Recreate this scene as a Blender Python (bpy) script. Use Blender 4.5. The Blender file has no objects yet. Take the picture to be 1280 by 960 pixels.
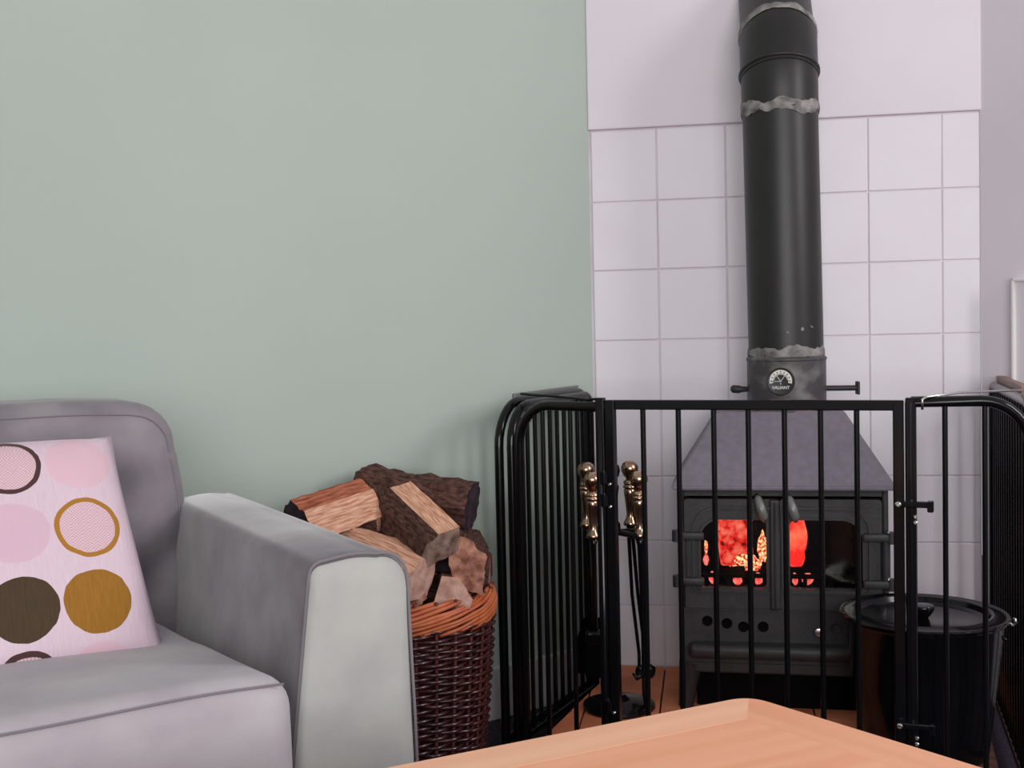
import bpy, bmesh, math, random
from mathutils import Vector, Matrix, Euler, noise
random.seed(7)
SC = bpy.context.scene
COL = SC.collection
R = math.radians
PI = math.pi

# ------------------------------------------------------------------ camera
cam_d = bpy.data.cameras.new('camera'); cam = bpy.data.objects.new('camera', cam_d); COL.objects.link(cam)
cam_d.sensor_width = 36.0; cam_d.sensor_fit = 'HORIZONTAL'
cam_d.lens = 36.0 * 1450 / 1280
cam_d.clip_start = 0.02
cam.matrix_world = Matrix.Translation((0, 0, .828)) @ Matrix.Rotation(PI/2 - math.atan(70/1450), 4, 'X') @ Matrix.Rotation(R(-1.36), 4, 'Z')
SC.camera = cam

# ------------------------------------------------------------------ world, daylight window, exposure
w = bpy.data.worlds.new('world'); SC.world = w; w.use_nodes = True
w.node_tree.nodes['Background'].inputs[0].default_value = (1.0, .975, .985, 1)
w.node_tree.nodes['Background'].inputs[1].default_value = .55
WIN_C = Vector((2.15, .83, 1.62))                       # daylight through the window in the right-hand wall
ld = bpy.data.lights.new('window_daylight', 'AREA'); ld.shape = 'RECTANGLE'; ld.size = .45; ld.size_y = .9
ld.energy = 27; ld.color = (1.0, .985, .97)
lo = bpy.data.objects.new('window_daylight', ld); COL.objects.link(lo)
lo.location = WIN_C + Vector((-.817, -.576, 0)) * .03
lo.rotation_euler = (Vector((.35, 2.1, .5)) - WIN_C).to_track_quat('-Z', 'Y').to_euler()
FILL_C = Vector((.25, -2.1, 1.30))                      # added fill light behind the viewer, set in a made-up window
ld2 = bpy.data.lights.new('rear_fill', 'AREA'); ld2.shape = 'RECTANGLE'; ld2.size = 2.3; ld2.size_y = 1.5
ld2.energy = 106; ld2.color = (1.0, .985, .98)
lo2 = bpy.data.objects.new('rear_fill', ld2); COL.objects.link(lo2)
lo2.location = FILL_C + Vector((0, .05, 0)); lo2.rotation_euler = (PI/2, 0, PI)
lo2.rotation_euler = Vector((.02, 1, -.06)).to_track_quat('-Z', 'Z').to_euler()
vs = SC.view_settings
vs.view_transform = 'Standard'; vs.look = 'None'; vs.exposure = -0.36; vs.gamma = 1.0; vs.use_curve_mapping = False

# ------------------------------------------------------------------ helpers
def lin(c):
    return tuple((v/255/12.92 if v/255 <= .04045 else ((v/255+.055)/1.055)**2.4) for v in c[:3]) + (1,)
def mat(name, rgb, rough=.5, metal=0, spec=.5, var=None, scale=8, bump=0, bscale=60, sheen=0, coat=0, detail=4, stretch=None, coord='Object', lo_=.35, hi_=.65):
    m = bpy.data.materials.new(name); m.use_nodes = True
    nt = m.node_tree; b = nt.nodes['Principled BSDF']
    b.inputs['Base Color'].default_value = lin(rgb); b.inputs['Roughness'].default_value = rough
    b.inputs['Metallic'].default_value = metal; b.inputs['Specular IOR Level'].default_value = spec
    if sheen: b.inputs['Sheen Weight'].default_value = sheen; b.inputs['Sheen Roughness'].default_value = .4
    if coat: b.inputs['Coat Weight'].default_value = coat; b.inputs['Coat Roughness'].default_value = .15
    tc = nt.nodes.new('ShaderNodeTexCoord'); mp = nt.nodes.new('ShaderNodeMapping')
    nt.links.new(tc.outputs[coord], mp.inputs[0])
    if stretch: mp.inputs['Scale'].default_value = stretch
    if var:
        n = nt.nodes.new('ShaderNodeTexNoise'); n.inputs['Scale'].default_value = scale; n.inputs['Detail'].default_value = detail
        r = nt.nodes.new('ShaderNodeValToRGB')
        r.color_ramp.elements[0].position = lo_; r.color_ramp.elements[1].position = hi_
        r.color_ramp.elements[0].color = lin(rgb); r.color_ramp.elements[1].color = lin(var)
        nt.links.new(mp.outputs[0], n.inputs[0]); nt.links.new(n.outputs[0], r.inputs[0]); nt.links.new(r.outputs[0], b.inputs['Base Color'])
    if bump:
        n2 = nt.nodes.new('ShaderNodeTexNoise'); n2.inputs['Scale'].default_value = bscale; n2.inputs['Detail'].default_value = 5
        bp = nt.nodes.new('ShaderNodeBump'); bp.inputs['Strength'].default_value = bump; bp.inputs['Distance'].default_value = .004
        nt.links.new(mp.outputs[0], n2.inputs[0]); nt.links.new(n2.outputs[0], bp.inputs['Height']); nt.links.new(bp.outputs[0], b.inputs['Normal'])
    return m
def emit(name, rgb, strength, rgb2=None, scale=60, lo_=.4, hi_=.62, rgb0=None):
    m = bpy.data.materials.new(name); m.use_nodes = True
    nt = m.node_tree; b = nt.nodes['Principled BSDF']
    b.inputs['Base Color'].default_value = (.01, .005, .005, 1); b.inputs['Roughness'].default_value = .9
    b.inputs['Emission Color'].default_value = lin(rgb); b.inputs['Emission Strength'].default_value = strength
    if rgb2:
        tc = nt.nodes.new('ShaderNodeTexCoord'); n = nt.nodes.new('ShaderNodeTexNoise'); n.inputs['Scale'].default_value = scale; n.inputs['Detail'].default_value = 6
        r = nt.nodes.new('ShaderNodeValToRGB'); e = r.color_ramp.elements
        e[0].position = lo_; e[1].position = hi_; e[0].color = lin(rgb); e[1].color = lin(rgb2)
        if rgb0:
            k = e.new(max(.02, lo_ - .09)); k.color = lin(rgb0)
        nt.links.new(tc.outputs['Object'], n.inputs[0]); nt.links.new(n.outputs[0], r.inputs[0]); nt.links.new(r.outputs[0], b.inputs['Emission Color'])
    return m

def obj(name, bm, m=None, parent=None, smooth=False, loc=None, rot=None, angle=None):
    """link a bmesh (or mesh) as one object"""
    if isinstance(bm, bmesh.types.BMesh):
        bmesh.ops.recalc_face_normals(bm, faces=bm.faces)
        me = bpy.data.meshes.new(name); bm.to_mesh(me); bm.free()
        for mm in (m if isinstance(m, (list, tuple)) else [m]):
            if mm: me.materials.append(mm)
        if smooth:
            me.polygons.foreach_set('use_smooth', [True]*len(me.polygons))
            if angle: 
                try: me.set_sharp_from_angle(angle=R(angle))
                except Exception: pass
    else: me = bm
    o = bpy.data.objects.new(name, me); COL.objects.link(o)
    if parent: o.parent = parent
    if loc is not None: o.location = loc
    if rot is not None: o.rotation_euler = rot
    return o
def thing(name, label, cat, loc=(0,0,0), rotz=0, group=None):
    o = bpy.data.objects.new(name, None); COL.objects.link(o)
    o.location = loc; o.rotation_euler = (0, 0, rotz); o.empty_display_size = .05
    return tag(o, label, cat, group)
def tag(o, label, cat, group=None, kind=None):
    o['label'] = label; o['category'] = cat
    if group: o['group'] = group
    if kind: o['kind'] = kind
    return o
def struct(o, label, cat):
    o['label'] = label; o['category'] = cat; o['kind'] = 'structure'; return o

def B(): return bmesh.new()
def box(bm, x0, x1, y0, y1, z0, z1, bev=0, seg=2, M=None):
    r = bmesh.ops.create_cube(bm, size=1)['verts']
    for v in r: v.co = Vector(((x0+x1)/2 + v.co.x*(x1-x0), (y0+y1)/2 + v.co.y*(y1-y0), (z0+z1)/2 + v.co.z*(z1-z0)))
    if bev:
        es = list({e for v in r for e in v.link_edges})
        res = bmesh.ops.bevel(bm, geom=es, offset=bev, segments=seg, affect='EDGES', profile=.5)
        r = list({v for f in res['faces'] for v in f.verts} | {v for v in r if v.is_valid})
    if M is not None:
        for v in r: v.co = M @ v.co
    return bm
def tube(bm, pts, rad, n=8, closed=False, square=None, cap=True):
    """tube along points; rad number or list; square=(a,b) half sizes gives a rectangular section"""
    pts = [Vector(p) for p in pts]; N = len(pts)
    rads = rad if isinstance(rad, (list, tuple)) else [rad]*N
    tang = []
    for i in range(N):
        if closed: t = pts[(i+1) % N] - pts[i-1]
        else: t = pts[min(i+1, N-1)] - pts[max(i-1, 0)]
        tang.append(t.normalized())
    up = Vector((0, 0, 1)) if abs(tang[0].z) < .9 else Vector((0, 1, 0))
    a = tang[0].cross(up).normalized(); rings = []
    for i in range(N):
        a = (a - tang[i]*a.dot(tang[i])).normalized(); b = tang[i].cross(a)
        ring = []
        if square:
            sa, sb = square
            for ca, cb in ((1,1),(-1,1),(-1,-1),(1,-1)):
                ring.append(bm.verts.new(pts[i] + a*ca*sa + b*cb*sb))
        else:
            for k in range(n):
                th = 2*PI*k/n
                ring.append(bm.verts.new(pts[i] + (a*math.cos(th) + b*math.sin(th))*rads[i]))
        rings.append(ring)
    m = len(rings[0])
    for i in range(N if closed else N-1):
        r0, r1 = rings[i], rings[(i+1) % N]
        for k in range(m): bm.faces.new((r0[k], r0[(k+1) % m], r1[(k+1) % m], r1[k]))
    if cap and not closed:
        bm.faces.new(rings[0][::-1]); bm.faces.new(rings[-1])
    return bm
def lathe(bm, prof, n=32, c=(0,0,0), M=None):
    c = Vector(c); rings = []
    for r, z in prof:
        if r < 1e-5:
            v = c + Vector((0,0,z)); rings.append([bm.verts.new(M @ v if M else v)])
        else:
            ring = []
            for k in range(n):
                v = c + Vector((r*math.cos(2*PI*k/n), r*math.sin(2*PI*k/n), z)); ring.append(bm.verts.new(M @ v if M else v))
            rings.append(ring)
    for i in range(len(rings)-1):
        a, b = rings[i], rings[i+1]
        for k in range(n):
            k2 = (k+1) % n
            if len(a) == 1 and len(b) == 1: continue
            if len(a) == 1: bm.faces.new((a[0], b[k], b[k2]))
            elif len(b) == 1: bm.faces.new((a[k], a[k2], b[0]))
            else: bm.faces.new((a[k], a[k2], b[k2], b[k]))
    for e in (rings[0], rings[-1]):
        if len(e) > 1: bm.faces.new(e)
    return bm
def rbox(bm, hx, hy, hz, r, n=(10,10,6), fn=None):
    """rounded soft box centred at origin, fn warps every vertex"""
    keys = {}
    def vert(p):
        k = tuple(round(c, 5) for c in p)
        if k not in keys:
            P = Vector(p); q = Vector((max(-(hx-r), min(hx-r, P.x)), max(-(hy-r), min(hy-r, P.y)), max(-(hz-r), min(hz-r, P.z))))
            d = P - q
            if d.length > 1e-6: P = q + d.normalized()*r
            keys[k] = bm.verts.new(fn(P) if fn else P)
        return keys[k]
    def ticks(h, n):
        core = [-(h-r) + 2*(h-r)*i/n for i in range(n+1)]
        ed = [r*(1-.0), r*.72, r*.42, r*.2]
        return [-(h-r)-e for e in ed] + core + [(h-r)+e for e in reversed(ed)]
    X, Y, Z = ticks(hx, n[0]), ticks(hy, n[1]), ticks(hz, n[2])
    for s in (-1, 1):
        for A, Bk, f in ((X, Y, lambda a, b: (a, b, s*hz)), (X, Z, lambda a, b: (a, s*hy, b)), (Y, Z, lambda a, b: (s*hx, a, b))):
            for i in range(len(A)-1):
                for j in range(len(Bk)-1):
                    vs_ = [vert(f(A[i], Bk[j])), vert(f(A[i+1], Bk[j])), vert(f(A[i+1], Bk[j+1])), vert(f(A[i], Bk[j+1]))]
                    if len(set(vs_)) == 4:
                        try: bm.faces.new(vs_)
                        except ValueError: pass
    return bm
def prism(bm, poly, z0, z1):
    a = [bm.verts.new((x, y, z0)) for x, y in poly]; b = [bm.verts.new((x, y, z1)) for x, y in poly]
    n = len(poly)
    bm.faces.new(a[::-1]); bm.faces.new(b)
    for i in range(n): bm.faces.new((a[i], a[(i+1) % n], b[(i+1) % n], b[i]))
    return bm
def basis(o, ex, ey=None, ez=None):
    """matrix with x axis ex (2-D), y perpendicular, z up, at o"""
    ex = Vector((ex[0], ex[1], 0)).normalized(); ey = Vector((-ex.y, ex.x, 0))
    return Matrix(((ex.x, ey.x, 0, o[0]), (ex.y, ey.y, 0, o[1]), (0, 0, 1, o[2]), (0, 0, 0, 1)))

# ------------------------------------------------------------------ materials
M_green = mat('sage_paint', (180, 192, 183), .75, spec=.25, var=(177, 189, 180), scale=2.2, bump=.05, bscale=25)
M_white = mat('lilac_white_paint', (230, 223, 231), .7, spec=.25, var=(226, 219, 226), scale=4, bump=.06, bscale=22)
M_tile = mat('painted_wall_tile', (229, 223, 231), .42, spec=.4, var=(225, 218, 226), scale=5, bump=.03, bscale=15)
M_grout = mat('painted_grout', (214, 202, 208), .8, var=(228, 220, 228), scale=9)
M_skirt = mat('skirting_gloss', (205, 203, 205), .35)
M_carpet = mat('carpet', (70, 62, 76), .95, spec=.1, var=(54, 48, 58), scale=160, bump=.6, bscale=400)
M_terra = mat('terracotta', (232, 144, 106), .6, spec=.3, var=(210, 122, 86), scale=11, bump=.15, bscale=50)
M_tgrout = mat('hearth_grout', (96, 58, 48), .9)
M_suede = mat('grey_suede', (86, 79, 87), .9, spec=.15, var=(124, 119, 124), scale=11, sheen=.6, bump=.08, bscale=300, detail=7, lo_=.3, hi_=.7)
M_suede_d = mat('grey_suede_back', (116, 109, 117), .9, spec=.15, var=(150, 144, 149), scale=10, sheen=.2, bump=.08, bscale=300, detail=7, lo_=.3, hi_=.7)  # mid grey for the back cushions
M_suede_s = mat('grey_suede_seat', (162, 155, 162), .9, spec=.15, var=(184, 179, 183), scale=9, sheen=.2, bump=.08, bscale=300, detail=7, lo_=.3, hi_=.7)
M_suede_l = mat('grey_suede_front', (160, 159, 160), .9, spec=.15, var=(182, 184, 179), scale=9, sheen=.2, bump=.08, bscale=300, detail=7, lo_=.3, hi_=.7)  # paler grey for the arm front panels
M_piping = mat('suede_piping', (124, 119, 125), .85, spec=.15, sheen=.2)
M_black = mat('black_enamel', (13, 13, 15), .16, spec=.30)
M_grey_sheen = mat('grey_sheen_metal', (122, 122, 120), .35, metal=.2)  # wall reflection on the black rail and handle glints, put into the grey
M_rail_reflect = mat('brown_rail_reflection', (150, 112, 98), .45, var=(128, 92, 80), scale=20, stretch=(1, 1, 6))  # warm room reflection in the black rail, painted as brown colour
M_steel = mat('bright_steel', (210, 208, 205), .25, metal=1)
M_iron = mat('cast_iron', (53, 52, 54), .5, spec=.45, var=(43, 42, 44), scale=30, bump=.12, bscale=160)
M_hood = mat('matt_hood_plate', (124, 116, 128), .6, spec=.35, var=(116, 108, 119), scale=70, bump=.05, bscale=250)
M_flue = mat('flue_steel', (37, 36, 36), .42, spec=.42, var=(32, 31, 31), scale=12, bump=.02)
M_putty = mat('fire_cement', (88, 85, 85), .8, var=(150, 146, 144), scale=40, bump=.5, bscale=60)
M_collar = mat('worn_cast_collar', (66, 63, 66), .5, var=(132, 128, 128), scale=17, bump=.2, bscale=70, lo_=.48, hi_=.72)
M_dark = mat('soot', (14, 13, 13), .95, spec=.05)
M_brass = mat('aged_brass', (214, 182, 154), .2, metal=1, var=(140, 108, 92), scale=30)
M_wick = mat('dark_wicker', (76, 36, 36), .24, spec=.7, var=(48, 22, 26), scale=35, coord='Object')
M_wick2 = mat('honey_wicker', (206, 116, 72), .38, spec=.5, var=(176, 84, 50), scale=30)
M_stake = mat('stake_wicker', (108, 56, 50), .45, var=(80, 38, 38), scale=40)
M_beech = mat('oiled_beech', (214, 152, 118), .35, spec=.4, var=(226, 168, 134), scale=3.5, stretch=(1.5, 14, 14), coord='Object', bump=.02)
M_beech2 = mat('oiled_beech_border', (226, 172, 138), .35, spec=.4, var=(218, 160, 124), scale=3.5, stretch=(1.5, 14, 14), bump=.02)
M_bark = mat('bark', (112, 78, 68), .9, spec=.2, var=(56, 38, 36), scale=9, stretch=(1.2, 2.4, 1), coord='UV', bump=.9, bscale=26, detail=8)
M_split = mat('split_wood', (234, 188, 162), .75, spec=.2, var=(188, 124, 94), scale=5, stretch=(1.0, 9, 1), coord='UV', bump=.35, bscale=9, detail=7)
M_split_r = mat('red_split_wood', (196, 120, 90), .75, spec=.2, var=(128, 62, 46), scale=4, stretch=(1.0, 6, 1), coord='UV', bump=.4, bscale=9, detail=7)
M_end = mat('end_grain', (206, 168, 154), .85, spec=.15, var=(176, 132, 118), scale=60, bump=.4, bscale=120)
M_end_r = mat('rough_end_grain', (190, 138, 118), .9, spec=.15, var=(120, 76, 62), scale=55, bump=1.0, bscale=80)
M_end_w = mat('weathered_end_grain', (150, 124, 112), .9, spec=.15, var=(96, 74, 66), scale=50, bump=.8, bscale=90)
M_bark_d = mat('dark_purple_bark', (64, 50, 60), .85, spec=.25, var=(38, 28, 36), scale=40, bump=.8, bscale=90)
M_dial = mat('dial_black', (40, 40, 40), .5)
M_dialw = mat('dial_white', (222, 220, 214), .6)
M_whitef = mat('white_gloss', (236, 234, 232), .3)
M_ash = mat('grey_ash', (70, 66, 66), .95, var=(40, 36, 36), scale=60)

# ------------------------------------------------------------------ the room
L = Vector((.182, 2.60, 0)); Rr = Vector((.9985, 2.462, 0))
G = Vector((-.817, -.577, 0)); T = (Rr - L).normalized(); RW = Vector((.576, -.817, 0))
TW = (Rr - L).length
HZ = 2.42

bm = B(); prism(bm, [(-4, -2.2), (4.2, -2.2), (4.2, 4), (-4, 4)], -.1, 0)
struct(obj('floor', bm, M_carpet), 'dark purple-grey carpet floor', 'floor')

Mg = basis(L, (-G.x, -G.y))          # local x runs to the right along the wall, y into the wall
bm = B(); box(bm, -3.9, 0, 0, .12, 0, HZ); bm.transform(Mg)
wl = struct(obj('wall_left', bm, M_green), 'plain sage green painted wall behind the sofa', 'wall')
bm = B(); tube(bm, [(-.688, -.0006, 1.53 + .09*i + 0) for i in range(8)], .0007, n=4)
for i, v in enumerate(bm.verts): v.co.x += .0015*math.sin(v.co.z*40)
bm.transform(Mg); obj('crack', bm, mat('crack_shadow', (110, 122, 112), .9), wl)
bm = B(); box(bm, -3.85, -.012, -.016, .0, 0, .112, .004); bm.transform(Mg)
struct(obj('baseboard_left', bm, M_skirt), 'pale gloss skirting board at foot of green wall', 'baseboard')

Mt = basis(L, T)
bm = B(); box(bm, -.0, TW, .006, .13, 0, HZ); bm.transform(Mt)
wb = struct(obj('wall_back', bm, M_grout), 'lilac-white corner wall behind the stove, tiled below and plastered above', 'wall')
bm = B(); box(bm, 0, TW, -.004, .006, 1.262, HZ, .003); bm.transform(Mt); obj('plaster_panel', bm, M_white, wb)
zrow = [.057, .197, .344, .489, .641, .794, .950, 1.102, 1.260]
xcol = [.0045, .150, .2995, .449, .599, .750, TW]
for i in range(6):
    for j in range(8):
        bm = B(); g = .0009
        dy = random.uniform(-.0012, .0012)
        box(bm, xcol[i]+g, xcol[i+1]-g, .003+dy*.6, .010, zrow[j]+g, zrow[j+1]-g, .0022, 2); bm.transform(Mt)
        obj('wall_tile', bm, M_tile, wb)
# right-hand wall, with the window opening that lights the room
Mr = basis(Rr, RW)                   # local y points into the wall
def wall_piece(x0, x1, z0, z1): box(bm, x0, x1, 0, .14, z0, z1)
bm = B()
ws = (WIN_C - Rr).dot(RW); a0, a1, b0, b1 = ws-.42, ws+.42, WIN_C.z-.56, WIN_C.z+.56
wall_piece(0, a0, 0, HZ); wall_piece(a1, 3.6, 0, HZ); wall_piece(a0, a1, 0, b0); wall_piece(a0, a1, b1, HZ)
bm.transform(Mr); struct(obj('wall_right', bm, M_white), 'lilac-white wall to the right of the stove', 'wall')
wn = thing('window_1', 'white framed window in right-hand wall beyond the frame', 'window', (0, 0, 0)); wn['kind'] = 'structure'
bm = B()
for q in ((a0, a0+.04, b0, b1), (a1-.04, a1, b0, b1), (a0, a1, b0, b0+.04), (a0, a1, b1-.04, b1)): box(bm, q[0], q[1], .05, .10, q[2], q[3], .004)
bm.transform(Mr); obj('window_frame', bm, M_whitef, wn)
bm = B(); box(bm, .0, a0+1.9, -.014, 0, 0, .10, .004); bm.transform(Mr)
struct(obj('baseboard_right', bm, M_skirt), 'pale gloss skirting board at foot of right-hand wall', 'baseboard')
bm = B(); wx0, wx1, wz0, wz1 = FILL_C.x-1.2, FILL_C.x+1.2, FILL_C.z-.78, FILL_C.z+.78
for q in ((-1.5, wx0, 0, HZ), (wx1, 3.1, 0, HZ), (wx0, wx1, 0, wz0), (wx0, wx1, wz1, HZ)): box(bm, q[0], q[1], -2.24, -2.1, q[2], q[3])
struct(obj('wall_front', bm, M_white), 'lilac-white wall behind the viewer', 'wall')
w2 = thing('fill_window', 'added window surround for the fill light behind the viewer', 'window'); w2['kind'] = 'structure'  # unseen surround, added for the rear fill light
bm = B()
for q in ((wx0, wx0+.03, wz0, wz1), (wx1-.03, wx1, wz0, wz1), (wx0, wx1, wz0, wz0+.03), (wx0, wx1, wz1-.03, wz1)): box(bm, q[0], q[1], -2.2, -2.14, q[2], q[3], .004)
obj('window_frame', bm, M_whitef, w2)  # frame of the added surround for the rear fill light
# white framed panel fixed to the right-hand wall
wp = thing('wall_panel', 'white framed panel on right-hand wall, cut off by picture edge', 'panel')
bm = B(); box(bm, .082, .40, -.012, 0, .668, .902, .004); bm.transform(Mr); obj('panel_board', bm, M_white, wp)
bm = B()
for q in ((.078, .086, .664, .906), (.396, .404, .664, .906), (.078, .404, .664, .672), (.078, .404, .898, .906)): box(bm, q[0], q[1], -.020, -.001, q[2], q[3], .003)
bm.transform(Mr); obj('panel_frame', bm, M_whitef, wp)

# hearth: raised slab with quarry tiles
def clip(poly, a, b, c):
    out = []
    for i in range(len(poly)):
        p, q = poly[i], poly[(i+1) % len(poly)]
        dp, dq = a*p[0]+b*p[1]-c, a*q[0]+b*q[1]-c
        if dp >= 0: out.append(p)
        if dp*dq < 0:
            t = dp/(dp-dq); out.append((p[0]+(q[0]-p[0])*t, p[1]+(q[1]-p[1])*t))
    return out
hp = [(.2235, 2.589), (.051, 2.16), (.045, 2.13), (.20, 2.08), (.625, 1.915), (.80, 1.895), (.975, 2.44), (.985, 2.463)]
bm = B(); prism(bm, hp, 0, .052)
he = struct(obj('hearth', bm, M_tgrout), 'raised terracotta tiled hearth under the stove', 'hearth')
def inset_edges(poly):
    n = len(poly); out = []
    for i in range(n):
        (x0, y0), (x1, y1) = poly[i], poly[(i+1) % n]
        nx, ny = -(y1-y0), (x1-x0); l = math.hypot(nx, ny)
        out.append((nx/l, ny/l, (nx*x0+ny*y0)/l))
    return out
HE = inset_edges(hp)
tx, ty = (T.x, T.y), (-T.y, T.x)
for i in range(-2, 8):
    for j in range(-6, 1):
        g = .002; s = .15
        cell = [(i*s+g, j*s+g-.02), ((i+1)*s-g, j*s+g-.02), ((i+1)*s-g, (j+1)*s-g-.02), (i*s+g, (j+1)*s-g-.02)]
        poly = [(L.x + tx[0]*a + ty[0]*b, L.y + tx[1]*a + ty[1]*b) for a, b in cell]
        for a, b, c in HE:
            if len(poly) > 2: poly = clip(poly, a, b, c)
        if len(poly) < 3: continue
        A = abs(sum(poly[k][0]*poly[(k+1) % len(poly)][1] - poly[(k+1) % len(poly)][0]*poly[k][1] for k in range(len(poly))))/2
        if A < .0004: continue
        bm = B(); prism(bm, poly, .040, .060 + random.uniform(-.0008, .0005)); obj('hearth_tile', bm, M_terra, he)

# ------------------------------------------------------------------ sofa
SO = Vector((-.118, 1.262, 0)); SA = R(30)
so = thing('sofa', 'grey suede sofa with a broad padded arm, in front of the green wall', 'sofa', SO, SA)
def arm_profile(n=6):
    # x-z outline, inner side slopes outwards towards the floor, top corners rounded
    pts = [(-.172, .10)]
    ci = (-.098, .571); ri = .016
    for k in range(n+1):
        th = PI - .12 - (PI/2 - .12 + .02)*k/n; pts.append((ci[0] + ri*math.cos(th), ci[1] + ri*math.sin(th)))
    for k in range(5): pts.append((-.09 + .055*(k+1)/5, .5875 + .003*math.sin(PI*(k+1)/5)))
    co = (-.032, .557); r_ = .031
    for k in range(n+1):
        th = PI/2 - .05 - (PI/2 - .1)*k/n; pts.append((co[0] + r_*math.cos(th), co[1] + r_*math.sin(th)))
    pts += [(.004, .40), (.008, .10)]
    return pts
def make_arm(flip):
    prof = arm_profile(); s = -1 if flip else 1
    bm = B(); rings = []
    for y, ins in ((.003, .004), (.012, .0), (.2, -.0), (.4, .0), (.585, .0), (.605, .006), (.615, .02)):
        ring = []
        for x, z in prof:
            cx, cz = -.08, .34
            d = Vector((x-cx, z-cz)); l = d.length
            x2 = cx + d.x*(1-ins/l); z2 = cz + d.y*(1-ins/l)
            if z < .2: z2 = z
            ring.append(bm.verts.new((s*x2, y, z2)))
        rings.append(ring)
    n = len(prof)
    for a, b in zip(rings, rings[1:]):
        for k in range(n): bm.faces.new((a[k], a[(k+1) % n], b[(k+1) % n], b[k]))
    bm.faces.new(rings[-1])
    # gently padded front panel, sewn in with piping
    fm = B(); fr = []
    for y, ins in ((.004, .0045), (-.003, .012), (-.0055, .03), (-.007, .06)):
        ring = []
        for x, z in prof:
            d = Vector((x+.08, z-.34)); l = d.length; k = 1-ins/l
            ring.append(fm.verts.new((s*(-.08 + d.x*k), y, z if z < .2 else .34 + d.y*k)))
        fr.append(ring)
    for p, q in zip(fr, fr[1:]):
        for k in range(n): fm.faces.new((p[k], p[(k+1) % n], q[(k+1) % n], q[k]))
    fm.faces.new(fr[-1])
    return bm, fm, [(s*x, .003, z) for x, z in prof]
def build_arm(flip, dx):
    bm, fm, outl = make_arm(flip); bm.transform(Matrix.Translation((dx, 0, 0))); fm.transform(Matrix.Translation((dx, 0, 0)))
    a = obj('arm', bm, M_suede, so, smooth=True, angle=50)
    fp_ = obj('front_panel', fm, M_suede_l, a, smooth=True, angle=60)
    bm = B(); tube(bm, [(x+dx, y, z) for x, y, z in outl], .0019, n=6)
    obj('piping', bm, M_piping, a, smooth=True)
build_arm(False, 0); build_arm(True, -1.56)
bm = B(); box(bm, -1.40, -.16, .0, .60, .10, .29, .01); obj('base', bm, M_suede, so)
bm = B(); rbox(bm, .62, .06, .265, .04, (10, 4, 8), lambda p: Vector((p.x-.79, p.y+.70 + .06*(p.z+.265), p.z+.375))); obj('back_frame', bm, M_suede, so, smooth=True)
for x in (-1.5, -.06):
    for y in (.06, .55):
        bm = B(); lathe(bm, [(.018, 0), (.026, .10)], 12, (x, y, 0)); obj('foot', bm, M_black, so, smooth=True, angle=40)
CW = .60
for k in range(2):
    cx = -.150 - CW/2 - k*(CW + .004)
    def seat_fn(p):
        cr = .010*max(0, 1-(p.x/(CW/2))**2)*max(0, 1-(p.y/.32)**4)
        nz = noise.noise(Vector((p.x*5+k*3, p.y*5, p.z*4)))*.004
        y = p.y - (.012*math.cos(p.z/.1*1.2) if p.y < -.2 else 0)
        z = p.z + (cr if p.z > 0 else 0) + nz - .10*(p.y+.31)
        return Vector((p.x*(1+.012*(p.y < 0)), y, z))
    bm = B(); rbox(bm, CW/2, .31, .095, .035, (14, 14, 4), seat_fn)
    bm.transform(Matrix.Translation((cx, .272, .392)))
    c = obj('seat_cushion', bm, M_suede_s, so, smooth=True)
    bm = B(); pts = []
    for i in range(25):
        t = -1 + 2*i/24; x = t*(CW/2-.012)
        P = seat_fn(Vector((x, -.300, .085))); pts.append((P.x+cx, P.y+.272-.0035, P.z+.392))
    tube(bm, pts, .0013, n=6); obj('piping', bm, M_piping, c, smooth=True)
    def back_fn(p):
        u = p.x/(CW/2); v = p.z/.175
        cr = .035*max(0, 1-u*u)*max(0, 1-v*v)
        y = p.y - (cr if p.y < 0 else 0)
        y += .17*(p.z+.175)                       # lean
        z = p.z + .012*max(0, 1-u*u)*(p.z > 0) - .010*max(0, abs(u)-.80)/.20*(p.z > .1)
        nz = noise.noise(Vector((p.x*4+k*5, p.z*5, 2)))*.008
        q_ = (v + .9)*.55 - (u - .42)*.75               # slack fold running up to the outer edge
        if p.y < 0 and u > .25: nz += .016*math.exp(-(q_/.10)**2)*min(1, (u-.25)/.25) - .010*math.exp(-((q_-.22)/.16)**2)*min(1, (u-.25)/.25)
        return Vector((p.x + .012*u*(v > -2)*(1-abs(v)), y+nz, z + noise.noise(Vector((p.x*6+k, 0, 7)))*.006))
    bm = B(); rbox(bm, CW/2, .085, .175, .042, (34, 4, 24), back_fn)
    bm.transform(Matrix.Translation((cx+.040 - k*.02, .585, .556)))
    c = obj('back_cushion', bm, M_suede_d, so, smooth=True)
    bm = B(); pts = []
    for i in range(61):
        t = i/60
        rr_ = .034; xe = CW/2-.016; ze = .156
        if t < .62: x = -(CW/2-.05) + (xe-rr_+CW/2-.05)*t/.62; z = ze
        elif t < .80: th = (t-.62)/.18*PI/2; x = xe-rr_+rr_*math.sin(th); z = ze-rr_+rr_*math.cos(th)
        else: x = xe; z = ze-rr_ - .20*(t-.80)/.20
        dx_, dz_ = max(0, abs(x)-(CW/2-.042)), max(0, abs(z)-(.175-.042))
        P = back_fn(Vector((x, -(.043 + math.sqrt(max(0, .042**2 - dx_*dx_ - dz_*dz_))), z))); pts.append((P.x+cx+.040-k*.02, P.y+.585-.001, P.z+.556))
    tube(bm, pts, .0012, n=6); obj('piping', bm, M_piping, c, smooth=True)

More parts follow.
